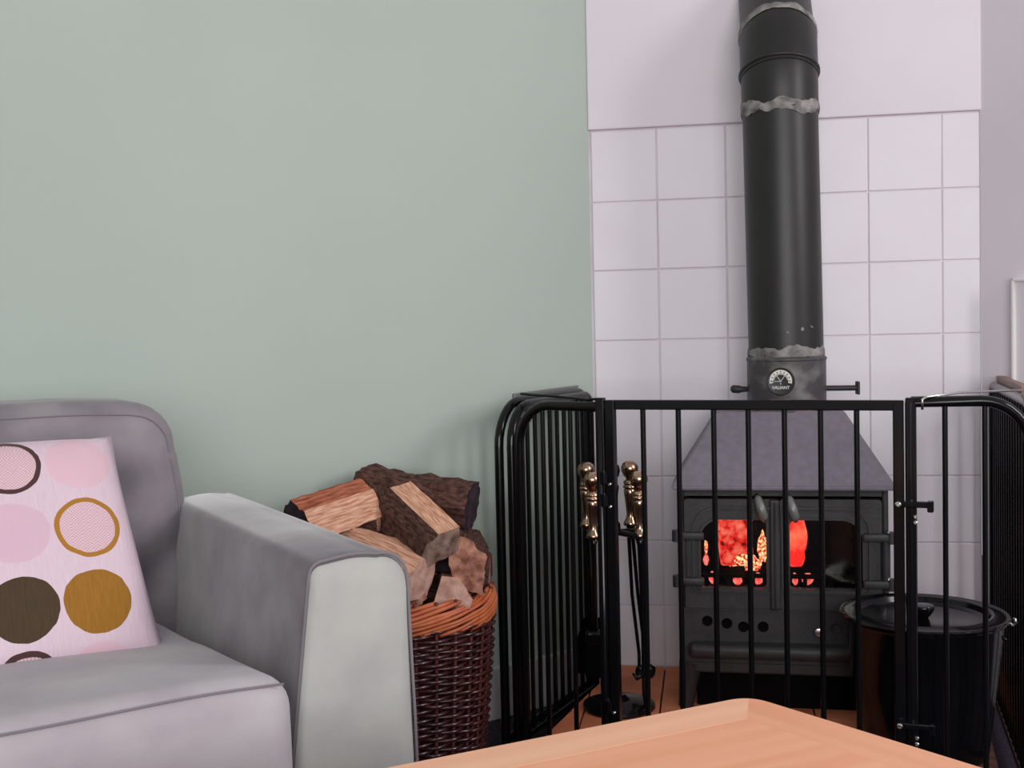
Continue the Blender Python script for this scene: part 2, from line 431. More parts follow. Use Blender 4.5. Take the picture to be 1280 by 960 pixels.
# ------------------------------------------------------------------ scatter cushion with a printed circle pattern
def cushion_material():
    m = bpy.data.materials.new('circle_print_fabric'); m.use_nodes = True
    nt = m.node_tree; N, K = nt.nodes, nt.links; b = N['Principled BSDF']
    b.inputs['Roughness'].default_value = .9; b.inputs['Specular IOR Level'].default_value = .15; b.inputs['Sheen Weight'].default_value = .15
    tc = N.new('ShaderNodeTexCoord'); sp = N.new('ShaderNodeSeparateXYZ'); K.new(tc.outputs['Object'], sp.inputs[0])
    cx = N.new('ShaderNodeCombineXYZ')                      # pattern lies in the cushion's own x-z plane
    nz = N.new('ShaderNodeTexNoise'); nz.inputs['Scale'].default_value = 45; nz.inputs['Detail'].default_value = 2
    K.new(tc.outputs['Object'], nz.inputs[0])
    def math_(op, a, b_=None, c=None):
        n = N.new('ShaderNodeMath'); n.operation = op
        for i, v in enumerate((a, b_, c)):
            if v is None: continue
            if isinstance(v, (int, float)): n.inputs[i].default_value = v
            else: K.new(v, n.inputs[i])
        return n.outputs[0]
    jit = math_('MULTIPLY', math_('SUBTRACT', nz.outputs[0], .5), .004)
    # woven thread grain
    th = N.new('ShaderNodeTexNoise'); th.inputs['Scale'].default_value = 1.0; th.inputs['Detail'].default_value = 3
    mp = N.new('ShaderNodeMapping'); mp.inputs['Scale'].default_value = (420, 1, 45); K.new(tc.outputs['Object'], mp.inputs[0]); K.new(mp.outputs[0], th.inputs[0])
    def mix(f, a, b_):
        n = N.new('ShaderNodeMix'); n.data_type = 'RGBA'
        if isinstance(f, (int, float)): n.inputs[0].default_value = f
        else: K.new(f, n.inputs[0])
        for i, v in ((6, a), (7, b_)):
            if isinstance(v, tuple): n.inputs[i].default_value = v
            else: K.new(v, n.inputs[i])
        return n.outputs[2]
    grain = math_('MULTIPLY', math_('SUBTRACT', th.outputs[0], .35), 1.6)
    base = mix(grain, lin((212, 189, 203)), lin((224, 204, 215)))
    ck = N.new('ShaderNodeTexChecker'); ck.inputs['Scale'].default_value = 520; K.new(tc.outputs['Object'], ck.inputs[0])
    mesh = mix(ck.outputs['Fac'], lin((226, 196, 204)), lin((196, 160, 172)))
    COLS = {'pink': lin((219, 184, 197)), 'lilac': lin((212, 180, 197)), 'gold': lin((168, 118, 48)), 'brown': lin((84, 68, 52)), 'dring': lin((78, 54, 54))}
    cur = base
    spec = {(0,0):'pink', (0,1):'ring_gold', (0,2):'gold', (0,3):'pink', (1,0):'ring_dring', (1,1):'lilac', (1,2):'brown', (1,3):'ring_dring',
            (2,0):'gold', (2,1):'brown', (2,2):'ring_gold', (2,3):'lilac'}
    zr = (.102, .0125, -.081, -.166); xc = (.0885, .0075, -.0735)
    for (i, j), kd in spec.items():
        dx = math_('SUBTRACT', sp.outputs[0], xc[i]); dz = math_('SUBTRACT', sp.outputs[2], zr[j])
        d = math_('ADD', math_('SQRT', math_('ADD', math_('MULTIPLY', dx, dx), math_('MULTIPLY', dz, dz))), jit)
        f = math_('LESS_THAN', d, .0385)
        if kd.startswith('ring'):
            cur = mix(f, cur, COLS[kd[5:]]); cur = mix(math_('LESS_THAN', d, .0325), cur, mesh)
        else:
            c = COLS[kd]; dk = (c[0]*.72, c[1]*.72, c[2]*.72, 1)
            cur = mix(f, cur, mix(grain, dk, c) if kd in ('gold', 'brown') else c)
    K.new(cur, b.inputs['Base Color'])
    bp = N.new('ShaderNodeBump'); bp.inputs['Strength'].default_value = .25; bp.inputs['Distance'].default_value = .002
    K.new(th.outputs[0], bp.inputs['Height']); K.new(bp.outputs[0], b.inputs['Normal'])
    return m
def pillow(bm, w, h, t, n=22):
    # two puffed faces meeting in a seam, corners drawn out into little ears
    def P(i, j, s):
        u, v = -1 + 2*i/n, -1 + 2*j/n
        k = 1 - .03*(1-u**4)*(abs(v)**3) ; k2 = 1 - .035*(1-v**4)*(abs(u)**3)
        x, z = u*w/2*k2*(1-.03*v) - .008*v, v*h/2*k
        th = t/2*((1-u**4)*(1-v**4))**.42
        wr = noise.noise(Vector((u*2.2, v*2.2, s*3+1)))*.006*(1-u*u)*(1-v*v) + noise.noise(Vector((u*7, v*7, 4)))*.0018*(1-u**6)*(1-v**6)
        return Vector((x, -s*th + wr, z))
    g = {}
    for s in (1, -1):
        for i in range(n+1):
            for j in range(n+1):
                edge = i in (0, n) or j in (0, n)
                if edge and s == -1: g[(i, j, s)] = g[(i, j, 1)]
                else: g[(i, j, s)] = bm.verts.new(P(i, j, s))
        for i in range(n):
            for j in range(n): bm.faces.new((g[(i,j,s)], g[(i+1,j,s)], g[(i+1,j+1,s)], g[(i,j+1,s)]))
    return bm
e1 = Vector((math.cos(SA), math.sin(SA), 0)); e2 = Vector((-math.sin(SA), math.cos(SA), 0))
pc = SO + e1*-.370 + e2*.338 + Vector((0, 0, .565))
bm = B(); pillow(bm, .312, .318, .105)
pl = obj('scatter_cushion', bm, cushion_material(), None, smooth=True, loc=pc, rot=(-math.atan2(.146, .232), 0, SA))
tag(pl, 'pink cushion printed with gold, brown and lilac circles, leaning on the sofa back', 'cushion')

# ------------------------------------------------------------------ wicker basket
BK = Vector((-.199, 2.08, 0)); BH, RB, RT = .368, .122, .156
bk = thing('log_basket', 'round dark wicker log basket with a honey-coloured rim between sofa and fireguard', 'basket', BK)
NS = 26
def brad(z): return RB + (RT-RB)*(z/BH)**.8
for k in range(NS):
    th = 2*PI*k/NS + .05
    pts = [((brad(z))*math.cos(th), (brad(z))*math.sin(th), z) for z in [BH*i/8 for i in range(9)]]
    bm = B(); tube(bm, pts, .0034, n=6); obj('stake', bm, M_stake, bk, smooth=True)
rows = 44
zz = .006
for r_ in range(rows):
    z = .006 + (BH-.058)*r_/(rows-1)
    bm = B(); pts = []; n = NS*4
    for i in range(n):
        th = 2*PI*i/n + .05
        wv = math.cos(NS/2*(th-.05) + PI*(r_ % 2))
        rr = brad(z) + .0058*wv + noise.noise(Vector((i*.3, r_*1.7, 0)))*.0012
        pts.append((rr*math.cos(th), rr*math.sin(th), z + .0012*math.sin(th*3+r_) + noise.noise(Vector((i*.13, r_*2.3, 5)))*.0016))
    tube(bm, pts, .0036, n=6, closed=True); obj('weaver', bm, M_wick, bk, smooth=True)
NR = 28
for r_ in range(NR):                                          # rim: honey rods laid round at a gentle slant
    bm = B(); pts = []; n = 30; t0_ = 2*PI*r_/NR; jz = random.uniform(-.002, .002)
    for i in range(n):
        t = i/(n-1); th = t0_ + 1.75*t
        rr = RT - .004 + .0085*math.sin(PI*min(1, t*1.04))**.6 + noise.noise(Vector((i*.25, r_*1.3, 0)))*.0012
        pts.append((rr*math.cos(th), rr*math.sin(th), BH - .056 + .054*t + jz + noise.noise(Vector((i*.2, r_*2.1, 3)))*.003))
    tube(bm, pts, random.uniform(.0034, .0042), n=7); obj('rim_rod', bm, M_wick2, bk, smooth=True)
bm = B(); lathe(bm, [(0, .004), (RB-.003, .004), (RB-.003, .010), (0, .010)], 32); obj('basket_bottom', bm, M_wick, bk)
bm = B(); lathe(bm, [(RB-.010, .012)] + [(brad(BH*i/6)-.009, BH*i/6) for i in range(1, 6)] + [(brad(BH*5/6)-.0105, BH*5/6)] + [(brad(BH*i/6)-.0105, BH*i/6) for i in range(4, 0, -1)] + [(RB-.0115, .012)], 40); obj('gap_blocker', bm, M_wick, bk, smooth=True)  # added sleeve, not part of the basket, blocks light through the weave
bm = B(); hpts = []
for i in range(17):
    t = PI*i/16
    hpts.append((RT*math.cos(.36) + .002, RT*math.sin(.36) + .055*math.cos(t)*1.0, BH - .01 + .05*math.sin(t)))
tube(bm, hpts, .006, n=7); obj('handle', bm, M_stake, bk, smooth=True)

# ------------------------------------------------------------------ logs
def log(label, p0, p1, sec, cap=(M_end, M_end), n=9, rough=.004, seed=0, bend=0, taper=1.0, name='split_log', spread=None):
    """sec: list of (a, b, material) - a sideways, b up, material of the face to the next corner"""
    p0, p1 = Vector(p0), Vector(p1); ax = (p1-p0); ln = ax.length; w_ = ax.normalized()
    a_ = w_.cross(Vector((0, 0, 1))).normalized(); b_ = a_.cross(w_)
    mats = []; 
    for *_, m in sec:
        if m not in mats: mats.append(m)
    for m in cap:
        if m not in mats: mats.append(m)
    prof = []
    for i, (a, b, m) in enumerate(sec):
        a2, b2, _ = sec[(i+1) % len(sec)]
        k = 6
        for j in range(k):
            t = j/k; prof.append((a+(a2-a)*t, b+(b2-b)*t, m))
    bm = B(); uvl = bm.loops.layers.uv.new('UVMap'); rings = []
    base = p0
    for i in range(n+1):
        t = i/n; ring = []; sc = 1 + (taper-1)*t
        for q, (a, b, m) in enumerate(prof):
            ro = rough*(2.1 if 'bark' in m.name else 1.0)
            d = noise.noise(Vector((t*6*ln/.2 if 'bark' in m.name else t*1.6, q*.42, seed*3.1)))*ro + noise.noise(Vector((t*14, q*1.3, seed)))*ro*.5
            r_ = math.hypot(a, b) or 1e-6
            aa, bb = a*sc*(1+d/r_), b*sc*(1+d/r_)
            e = 0
            if i in (0, n): e = noise.noise(Vector((q*.5, seed, i)))*.002
            ring.append(bm.verts.new(w_*(ln*t+e) + a_*aa + b_*(bb + bend*math.sin(PI*t))))
        rings.append(ring)
    N = len(prof)
    for i in range(n):
        for q in range(N):
            f = bm.faces.new((rings[i][q], rings[i][(q+1) % N], rings[i+1][(q+1) % N], rings[i+1][q]))
            f.material_index = mats.index(prof[q][2])
            for lp, (uu, vv) in zip(f.loops, ((i, q), (i, q+1), (i+1, q+1), (i+1, q))): lp[uvl].uv = (uu/n*ln*6+seed*.37, vv*.008*6+seed)
    for e, ring in ((0, rings[0]), (1, rings[-1])):
        cc = sum((v.co for v in ring), Vector())/N; c = bm.verts.new(cc + w_*(.003 if e else -.003))
        for q in range(N):
            f = bm.faces.new((ring[q], ring[(q+1) % N], c)); f.material_index = mats.index(cap[e])
            for lp in f.loops: lp[uvl].uv = (lp.vert.co.dot(a_)*8, lp.vert.co.dot(b_)*8)
    o = obj(name, bm, mats, None, smooth=True, angle=38, loc=base)
    return tag(o, label, 'log', 'logs heaped in the basket')
bk_, sp_, sr_, pb_ = M_bark, M_split, M_split_r, M_bark_d
def rnd(r0, n, m, seed, sx=1, sy=1):
    rg = random.Random(seed)
    return [(r0*sx*math.cos(2*PI*k/n)*rg.uniform(.88, 1.12), r0*sy*math.sin(2*PI*k/n)*rg.uniform(.88, 1.12), m) for k in range(n)]
log('thick bark-covered log lying across the back of the heap', (-0.293, 2.190, 0.529), (-0.079, 2.130, 0.499),
    [(.030, -.036, bk_), (.050, .004, bk_), (.032, .038, bk_), (-.03, .042, bk_), (-.045, 0, bk_), (-.02, -.04, bk_)], (pb_, pb_), n=16, rough=.005, seed=1)
log('reddish split log at the left end of the heap above the sofa arm', (-0.373, 1.990, 0.503), (-0.268, 2.110, 0.524),
    [(.044, -.030, sp_), (.016, .018, sr_), (-.016, .036, sr_), (-.045, .012, bk_), (-.03, -.03, bk_), (.012, -.044, bk_)], (pb_, M_split_r), n=12, rough=.005, seed=2)
log('wedge-shaped log with a pale sawn top and knotted bark side, pointing at the viewer', (-0.221, 2.110, 0.523), (-0.125, 1.955, 0.464),
    [(.040, -.050, bk_), (.032, .000, bk_), (.010, .020, sp_), (-.030, .030, sp_), (-.034, -.022, bk_)], (pb_, M_end_w), n=12, rough=.003, seed=3)
log('long pale split log slanting down to the front of the basket', (-0.340, 2.070, 0.465), (-0.162, 1.945, 0.413),
    [(.026, -.034, sp_), (.030, .000, sp_), (.004, .026, sp_), (-.028, .018, bk_), (-.022, -.034, bk_)], (M_end, M_end), n=14, rough=.0035, seed=4, bend=.008, taper=1.3)
log('small pale wedge log showing its ringed sawn end above the basket rim', (-0.124, 2.160, 0.359), (-0.110, 1.965, 0.385),
    [(.036, -.034, sp_), (.018, .022, sp_), (-.012, .018, sp_), (-.034, -.020, bk_), (-.03, -.036, bk_)], (M_end, M_end), n=6, seed=5, rough=.002)
log('half-round log with a rough brown end at the right of the heap', (-0.083, 2.160, 0.410), (-0.084, 1.975, 0.424),
    [(.032, .047, bk_), (.014, .050, bk_), (-.012, .040, bk_), (-.029, .016, bk_), (-.033, -.02, bk_), (-.022, -.052, bk_), (.022, -.044, sr_), (.030, 0, sr_)], (M_end_r, M_end_r), n=9, seed=6, rough=.003)
log('dark stubby bark log standing behind the pale-topped wedge log', (-0.260, 2.165, 0.531), (-0.242, 2.100, 0.481), rnd(.028, 7, bk_, 3, 1, 1.1), (pb_, bk_), n=7, seed=7)
log('dark round log buried low behind the long pale split log', (-0.284, 2.150, 0.429), (-0.100, 2.060, 0.430), rnd(.040, 8, pb_, 4), (pb_, pb_), n=8, seed=8)
log('thin dark splinter log lying between the reddish and long pale logs', (-0.327, 2.085, 0.481), (-0.245, 2.070, 0.481), [(.012, -.012, bk_), (.010, .010, sr_), (-.012, .014, bk_), (-.012, -.01, bk_)], (pb_, sp_), n=8, seed=9, rough=.002)
log('dark-barked round log low at the front beside the sofa arm', (-0.212, 2.160, 0.334), (-0.183, 1.960, 0.380), rnd(.030, 7, bk_, 9), (M_end, M_end_r), n=6, seed=10)
log('dark round log lying low in the basket behind the rim', (-0.069, 2.140, 0.331), (-0.181, 2.050, 0.344), rnd(.040, 8, bk_, 14), (pb_, pb_), n=8, seed=11)

# ------------------------------------------------------------------ stove
ST = Vector((.519, 2.243, .06)); SR = R(-11)
st = thing('wood_stove', 'black cast-iron stove with hooded top and two glazed fire doors', 'stove', ST, SR)
BW, BD = .2, .245                                             # half width, depth
bm = B()
box(bm, -BW, -BW+.012, 0.004, BD, .075, .45, .004); box(bm, BW-.012, BW, 0.004, BD, .075, .45, .004)
box(bm, -BW, BW, BD-.012, BD, .075, .45, .004); box(bm, -BW+.012, BW-.012, .006, BD-.01, .075, .09); box(bm, -BW+.012, BW-.012, .006, BD-.01, .428, .45)
obj('body', bm, M_iron, st)
bm = B(); box(bm, -BW+.012, BW-.012, .060, BD-.013, .212, .224); box(bm, -BW+.012, BW-.012, BD-.03, BD-.013, .22, .43); obj('firebox_lining', bm, M_dark, st)
bm = B(); box(bm, -BW+.002, BW-.002, .0, .012, .095, .206, .003); fp = obj('front_plate', bm, M_iron, st)
for hx, hz in ((-.146, .180), (-.108, .176), (-.076, .170), (-.038, .171), (.10, .172), (.135, .172)):
    bm = B(); lathe(bm, [(.0, .0), (.0068, .0), (.0092, .002), (.0105, .0005), (.0105, -.002), (0, -.002)], 16, M=Matrix.Translation((hx, -.0005, hz)) @ Matrix.Rotation(PI/2, 4, 'X'))
    h = obj('air_hole', bm, M_dark if hx < .05 else M_iron, fp, smooth=True, angle=30)
bm = B(); lathe(bm, [(0, 0), (.005, 0), (.005, .012), (.0075, .014), (.0075, .019), (0, .021)], 14, M=Matrix.Translation((.066, 0, .167)) @ Matrix.Rotation(PI/2, 4, 'X')); obj('air_knob', bm, M_steel, fp, smooth=True, angle=30)
bm = B(); box(bm, -BW+.018, BW-.014, -.034, .012, .112, .140, .011, 4); obj('ash_lip', bm, M_iron, st, smooth=True, angle=40)
bm = B(); box(bm, -BW, BW, .002, .02, .075, .112, .004); obj('plinth_rail', bm, M_iron, st)
bm = B(); box(bm, -BW+.03, BW-.03, .03, BD-.02, .0, .085, .004); obj('plinth', bm, M_dark, st)
for sx in (-1, 1):
    for y in (.022, BD-.03):
        bm = B(); tube(bm, [(sx*(BW-.02), y, .092), (sx*(BW-.014), y, .05), (sx*(BW-.008), y, 0)], [.024, .019, .015], n=10); obj('leg', bm, M_iron, st, smooth=True, angle=50)
# hood
bm = B()
x0, x1, y0, y1, zb = -.211, .211, -.030, BD+.0, .444
t0, t1, ty0, ty1, zt = -.124, .126, .070, BD-.01, .588
bot = [bm.verts.new(p) for p in ((x0, y0, zb), (x1, y0, zb), (x1, y1, zb), (x0, y1, zb))]
mid = [bm.verts.new(p) for p in ((x0, y0, zb+.007), (x1, y0, zb+.007), (x1, y1, zb+.007), (x0, y1, zb+.007))]
top = [bm.verts.new(p) for p in ((t0, ty0, zt), (t1, ty0, zt), (t1, ty1, zt), (t0, ty1, zt))]
for a, b in ((bot, mid), (mid, top)):
    for k in range(4): bm.faces.new((a[k], a[(k+1) % 4], b[(k+1) % 4], b[k]))
bm.faces.new(bot); bm.faces.new(top)
bmesh.ops.bevel(bm, geom=list(bm.edges), offset=.0025, segments=2, affect='EDGES')
obj('hood', bm, M_hood, st)
# doors
def rrect(x0, x1, z0, z1, rad, n=7):
    out = []
    for (cx, cz, s, r) in ((x1, z1, 0, rad[0]), (x0, z1, 1, rad[1]), (x0, z0, 2, rad[2]), (x1, z0, 3, rad[3])):
        ox = cx - r if s in (0, 3) else cx + r; oz = cz - r if s in (0, 1) else cz + r
        for k in range(n+1):
            th = s*PI/2 + PI/2*k/n; out.append((ox + r*math.cos(th), oz + r*math.sin(th)))
    return out
def ring_plate(bm, outer, inner, y0, y1):
    n = len(outer); V = {}
    for nm, pl_, y in (('of', outer, y0), ('if', inner, y0), ('ob', outer, y1), ('ib', inner, y1)): V[nm] = [bm.verts.new((x, y, z)) for x, z in pl_]
    for k in range(n):
        j = (k+1) % n
        for a, b in (('of', 'if'), ('if', 'ib'), ('ib', 'ob'), ('ob', 'of')): bm.faces.new((V[a][k], V[a][j], V[b][j], V[b][k]))
    return bm
def glass_mat():
    m = bpy.data.materials.new('stove_glass'); m.use_nodes = True; nt = m.node_tree; nt.nodes.remove(nt.nodes['Principled BSDF'])
    o = nt.nodes['Material Output']; t = nt.nodes.new('ShaderNodeBsdfTransparent'); t.inputs[0].default_value = (.92, .9, .88, 1)
    g = nt.nodes.new('ShaderNodeBsdfGlossy'); g.inputs[0].default_value = (.8, .8, .8, 1); g.inputs['Roughness'].default_value = .12
    mx = nt.nodes.new('ShaderNodeMixShader'); mx.inputs[0].default_value = .03
    nt.links.new(t.outputs[0], mx.inputs[1]); nt.links.new(g.outputs[0], mx.inputs[2]); nt.links.new(mx.outputs[0], o.inputs[0]); return m
M_glass = glass_mat()
for side in (-1, 1):
    if side < 0: o_, i_ = (-.188, -.006, .208, .424), (-.157, -.030, .247, .384)
    else: o_, i_ = (-.004, .186, .208, .424), (.014, .150, .247, .384)
    ro = (.006, .006, .004, .004)
    ri = (.012, .040, .010, .010) if side < 0 else (.040, .012, .010, .010)
    rp = (.014, .048, .012, .012) if side < 0 else (.048, .014, .012, .012)
    bm = B(); ring_plate(bm, rrect(*o_, ro), rrect(*i_, ri), -.010, .010)
    bmesh.ops.bevel(bm, geom=[e for e in bm.edges if e.calc_face_angle(0) > 1.2], offset=.0015, segments=2, affect='EDGES')
    d = obj('fire_door', bm, M_iron, st)
    big = (i_[0]-.016, i_[1]+.016, i_[2]-.006, i_[3]+.026); sm = (i_[0]-.011, i_[1]+.011, i_[2]-.003, i_[3]+.021)
    bm = B(); ring_plate(bm, rrect(*big, rp), rrect(*sm, tuple(max(.008, r-.004) for r in rp)), -.0155, -.009); obj('door_moulding', bm, M_iron, d)
    bm = B(); ring_plate(bm, rrect(i_[0]-.004, i_[1]+.004, i_[2]-.004, i_[3]+.004, ri), rrect(*i_, ri), -.0135, -.009); obj('window_rim', bm, M_iron, d)
    bm = B(); box(bm, i_[0]-.004, i_[1]+.004, .002, .005, i_[2]-.004, i_[3]+.004); obj('glass_pane', bm, M_glass, d)
    hx = -.041 if side < 0 else .018
    bm = B(); tube(bm, [(hx-.006, -.012, .432), (hx-.004, -.026, .426), (hx+.001, -.034, .410), (hx+.006, -.032, .393), (hx+.007, -.026, .384)], [.004, .008, .0095, .009, .004], n=10); obj('handle', bm, M_grey_sheen, d, smooth=True)
    sx = side
    for z in (.352, .262):
        bm = B(); box(bm, min(sx*.150, sx*.206), max(sx*.150, sx*.206), -.024, -.008, z-.008, z+.008, .004); lathe(bm, [(0, -.012), (.010, -.011), (.010, .011), (0, .012)], 12, (sx*.202, -.016, z)); obj('hinge', bm, M_iron, d, smooth=True, angle=40)
        bm = B(); lathe(bm, [(0, -.002), (.0042, -.002), (.0042, .002), (0, .004)], 10, (sx*.196, -.020, z+.012)); obj('hinge_bolt', bm, M_steel, d)
    bm = B(); tube(bm, [(sx*.192, -.014, .262), (sx*.192, -.014, .352)], .0085, n=10); obj('hinge_pin', bm, M_iron, d, smooth=True, angle=50)
bm = B(); box(bm, -.024, -.004, -.018, -.008, .208, .424, .004, 3); box(bm, -.016, -.012, -.022, -.016, .212, .42, .002); obj('meeting_strip', bm, M_iron, st)
bm = B()
for i in range(7): box(bm, -.16+.05*i, -.152+.05*i, .022, .030, .222, .268, .002)
box(bm, -.17, .17, .020, .032, .262, .270, .002); obj('fire_retainer', bm, M_dark, st)

# the fire
def lump(bm, c, s, seed, n=3, amp=.25):
    r = bmesh.ops.create_icosphere(bm, subdivisions=n, radius=1)['verts']
    for v in r:
        d = 1 + amp*noise.noise(v.co*1.7 + Vector((seed, 0, 0))) + amp*.4*noise.noise(v.co*5 + Vector((0, seed, 0)))
        v.co = Vector((c[0]+v.co.x*s[0]*d, c[1]+v.co.y*s[1]*d, c[2]+v.co.z*s[2]*d))
Ms = Matrix.Translation(ST) @ Matrix.Rotation(SR, 4, 'Z')
E_log = emit('glowing_log', (226, 30, 24), 1.5, (255, 128, 104), 55, .42, .66, (90, 6, 6))
E_hot = emit('white_hot_ember', (255, 70, 40), 1.9, (255, 236, 170), 210, .45, .60, (70, 4, 4))
E_fl = emit('red_flame', (255, 44, 38), 1.6, (255, 150, 110), 20, .45, .72)
E_em = emit('ember_glow', (255, 60, 60), 1.5, (255, 150, 140), 80, .4, .65)
def fire(name, label, cat, parts, m, group=None, amp=.25):
    bm = B()
    for i, (c, s) in enumerate(parts): lump(bm, c, s, i*2.7+len(label), 3 if s[2] > .02 else 2, amp)
    c0 = parts[0][0]; base = Ms @ Vector((c0[0], c0[1], .224))
    bm.transform(Matrix.Translation(-base) @ Ms)
    return tag(obj(name, bm, m, None, smooth=True, loc=base), label, cat, group)
# burning log: a split block standing up, glowing through
bm = B(); rbox(bm, .035, .026, .050, .010, (10, 6, 10), lambda p: p + Vector((noise.noise(p*38), noise.noise(p*38+Vector((5,0,0))), noise.noise(p*38+Vector((0,9,0)))))*.010 + Vector((p.z*-.06, 0, -abs(p.x)*.18)))
base = Ms @ Vector((-.090, .075, .334)); bm.transform(Matrix.Rotation(SR, 4, 'Z'))
tag(obj('burning_log', bm, E_log, None, smooth=True, loc=base), 'red glowing log burning behind the left stove door', 'log')
fire('embers', 'white-hot crumbling embers under the glowing log in the left stove window', 'embers', [((-.084, .055, .292), (.026, .012, .014)), ((-.056, .052, .284), (.016, .012, .017)), ((-.036, .058, .318), (.009, .012, .030)), ((-.095, .058, .383), (.030, .012, .006)), ((-.148, .062, .316), (.004, .008, .014))], E_hot, amp=.5)['kind'] = 'stuff'
fire('flame', 'tall red flame behind the right stove door', 'flame', [((.030, .080, .335), (.022, .016, .046)), ((.028, .078, .300), (.020, .014, .028)), ((.030, .084, .362), (.018, .012, .024))], E_fl, amp=.18)
fire('charred_log', 'black charred log lying across the fire bed', 'log', [((-.06, .066, .262), (.075, .022, .020)), ((.04, .070, .265), (.07, .022, .012)), ((.115, .085, .30), (.04, .03, .04))], M_dark)
for i, (c, s) in enumerate((((-.148, .048, .292), (.006, .006, .011)), ((-.134, .050, .256), (.010, .008, .013)), ((-.086, .050, .252), (.010, .008, .010)), ((-.046, .050, .256), (.009, .008, .013)), ((.026, .050, .256), (.006, .008, .013)), ((.050, .050, .256), (.011, .008, .014)))):
    fire('ember', ['small glowing ember high at the left edge of left stove window', 'paired glowing ember at lower left of left stove window', 'pointed glowing ember low in the middle of left stove window', 'round glowing ember at lower right of left stove window', 'narrow glowing ember at lower left of right stove window', 'broad glowing ember under the flame in right stove window'][i], 'ember', [(c, s)], E_em, 'embers in the fire bed')

# ------------------------------------------------------------------ flue
FD = Matrix.Rotation(SR, 4, 'Z') @ Vector((.018, .150, 0))
FL = ST + FD
fl = thing('flue_pipe', 'black steel flue pipe with smeared cement joints rising from the stove', 'pipe', (FL.x, FL.y, .60))
def fz(z): return z - .60
def fpt(z, r=0): return Vector((-.0075*(z-.75)/.6, 0, fz(z)))
bm = B(); lathe(bm, [(.0795, fz(.640)), (.0795, fz(.748)), (.081, fz(.750)), (.081, fz(.754)), (.077, fz(.757))], 48); col = obj('collar', bm, M_collar, fl, smooth=True, angle=30)
RP = .0755
def pipe_seg(name, pts, rad, m=M_flue):
    bm = B(); tube(bm, pts, rad, n=48, cap=True); return obj(name, bm, m, fl, smooth=True, angle=40)
pipe_seg('lower_pipe', [fpt(.748), fpt(1.262)], RP)
wn_ = Vector((-T.y, T.x, 0)).normalized()                    # towards the tiled wall
J1 = fpt(1.330); ax1 = (Vector((0, 0, 1))*math.cos(R(20)) + wn_*math.sin(R(20))); J2 = J1 + ax1*.082; ax2 = Vector((0, 0, 1))*math.cos(R(43)) + wn_*math.sin(R(43)); J3 = J2 + ax2*.30
pipe_seg('upper_sleeve', [fpt(1.250), fpt(1.29), J1 - ax1*.004, J1 + ax1*.004], RP+.0012)
pipe_seg('elbow', [J1 - ax1*.01, J1 + ax1*.01, J2 - ax2*.012, J2 + ax2*.012], RP+.0022)
pipe_seg('raked_pipe', [J2 - ax2*.01, J3], RP-.001)
def torus(c, axis, Rr_, r_, n=48, k=8):
    bm = B(); a = axis.orthogonal().normalized(); b = axis.cross(a)
    tube(bm, [c + (a*math.cos(2*PI*i/n) + b*math.sin(2*PI*i/n))*Rr_ for i in range(n)], r_, n=k, closed=True); return bm
obj('bead_ring', torus(J1, ax1, RP+.002, .0042), M_flue, fl, smooth=True)
obj('bead_ring', torus(J2 + ax2*.006, ax2, RP+.0005, .003), M_flue, fl, smooth=True)
def smear(c, axis, r_, up, dn, seed, m=M_putty):
    a = axis.orthogonal().normalized(); b = axis.cross(a); bm = B(); n = 96; rings = []
    for j in range(6):
        ring = []
        for i in range(n):
            th = 2*PI*i/n
            q = Vector((math.cos(th)*2.2, math.sin(th)*2.2, seed)); u_ = up*(1 + .9*noise.noise(q) + .45*noise.noise(q*3.3)); d_ = dn*(1 + .9*noise.noise(q + Vector((7, 0, 0))) + .5*noise.noise(q*2.9))
            t = j/5; z = -d_ + (u_+d_)*t
            rr = r_ + (.0004 if j in (0, 5) else .0020 + .0012*noise.noise(q*5 + Vector((0, 0, j))))
            ring.append(bm.verts.new(c + axis*z + (a*math.cos(th) + b*math.sin(th))*rr))
        rings.append(ring)
    for x, y in zip(rings, rings[1:]):
        for i in range(n): bm.faces.new((x[i], x[(i+1) % n], y[(i+1) % n], y[i]))
    return obj('cement_smear', bm, m, fl, smooth=True)
smear(fpt(1.257), Vector((0, 0, 1)), RP+.0012, .011, .012, 1.3)
smear(J2 + ax2*.004, ax2, RP+.002, .012, .007, 4.1)
smear(fpt(.764), Vector((0, 0, 1)), RP, .010, .007, 2.2)
obj('bead_ring', torus(fpt(1.254), Vector((0, 0, 1)), RP+.0015, .0016), M_flue, fl, smooth=True)
for i, (z, th) in enumerate(((.806, -1.75), (.812, -1.35), (.816, -1.05))):    # cement flecks on the pipe
    bm = B(); lump(bm, (0, 0, 0), (.0035, .0012, .0022 + .002*(i == 1)), i, 2); bm.transform(Matrix.Translation(fpt(z) + Vector((math.cos(th)*RP, math.sin(th)*RP, 0))) @ Matrix.Rotation(th+PI/2, 4, 'Z') @ Matrix.Rotation(.5, 4, 'Y')); obj('cement_fleck', bm, M_putty, fl, smooth=True)
zd = fz(.690)
bm = B(); tube(bm, [(.070, -.02, zd), (.136, -.034, zd)], .0058, n=10); obj('damper_rod', bm, M_iron, col, smooth=True, angle=50)
bm = B(); box(bm, .134, .139, -.044, -.024, zd-.0135, zd+.0135, .002); obj('damper_stop', bm, M_iron, col)
bm = B(); tube(bm, [(-.070, .01, zd), (-.088, .012, zd), (-.096, .013, zd), (-.108, .016, zd+.001), (-.112, .016, zd+.001)], [.005, .006, .0085, .0085, .004], n=10); obj('damper_knob', bm, M_iron, col, smooth=True)

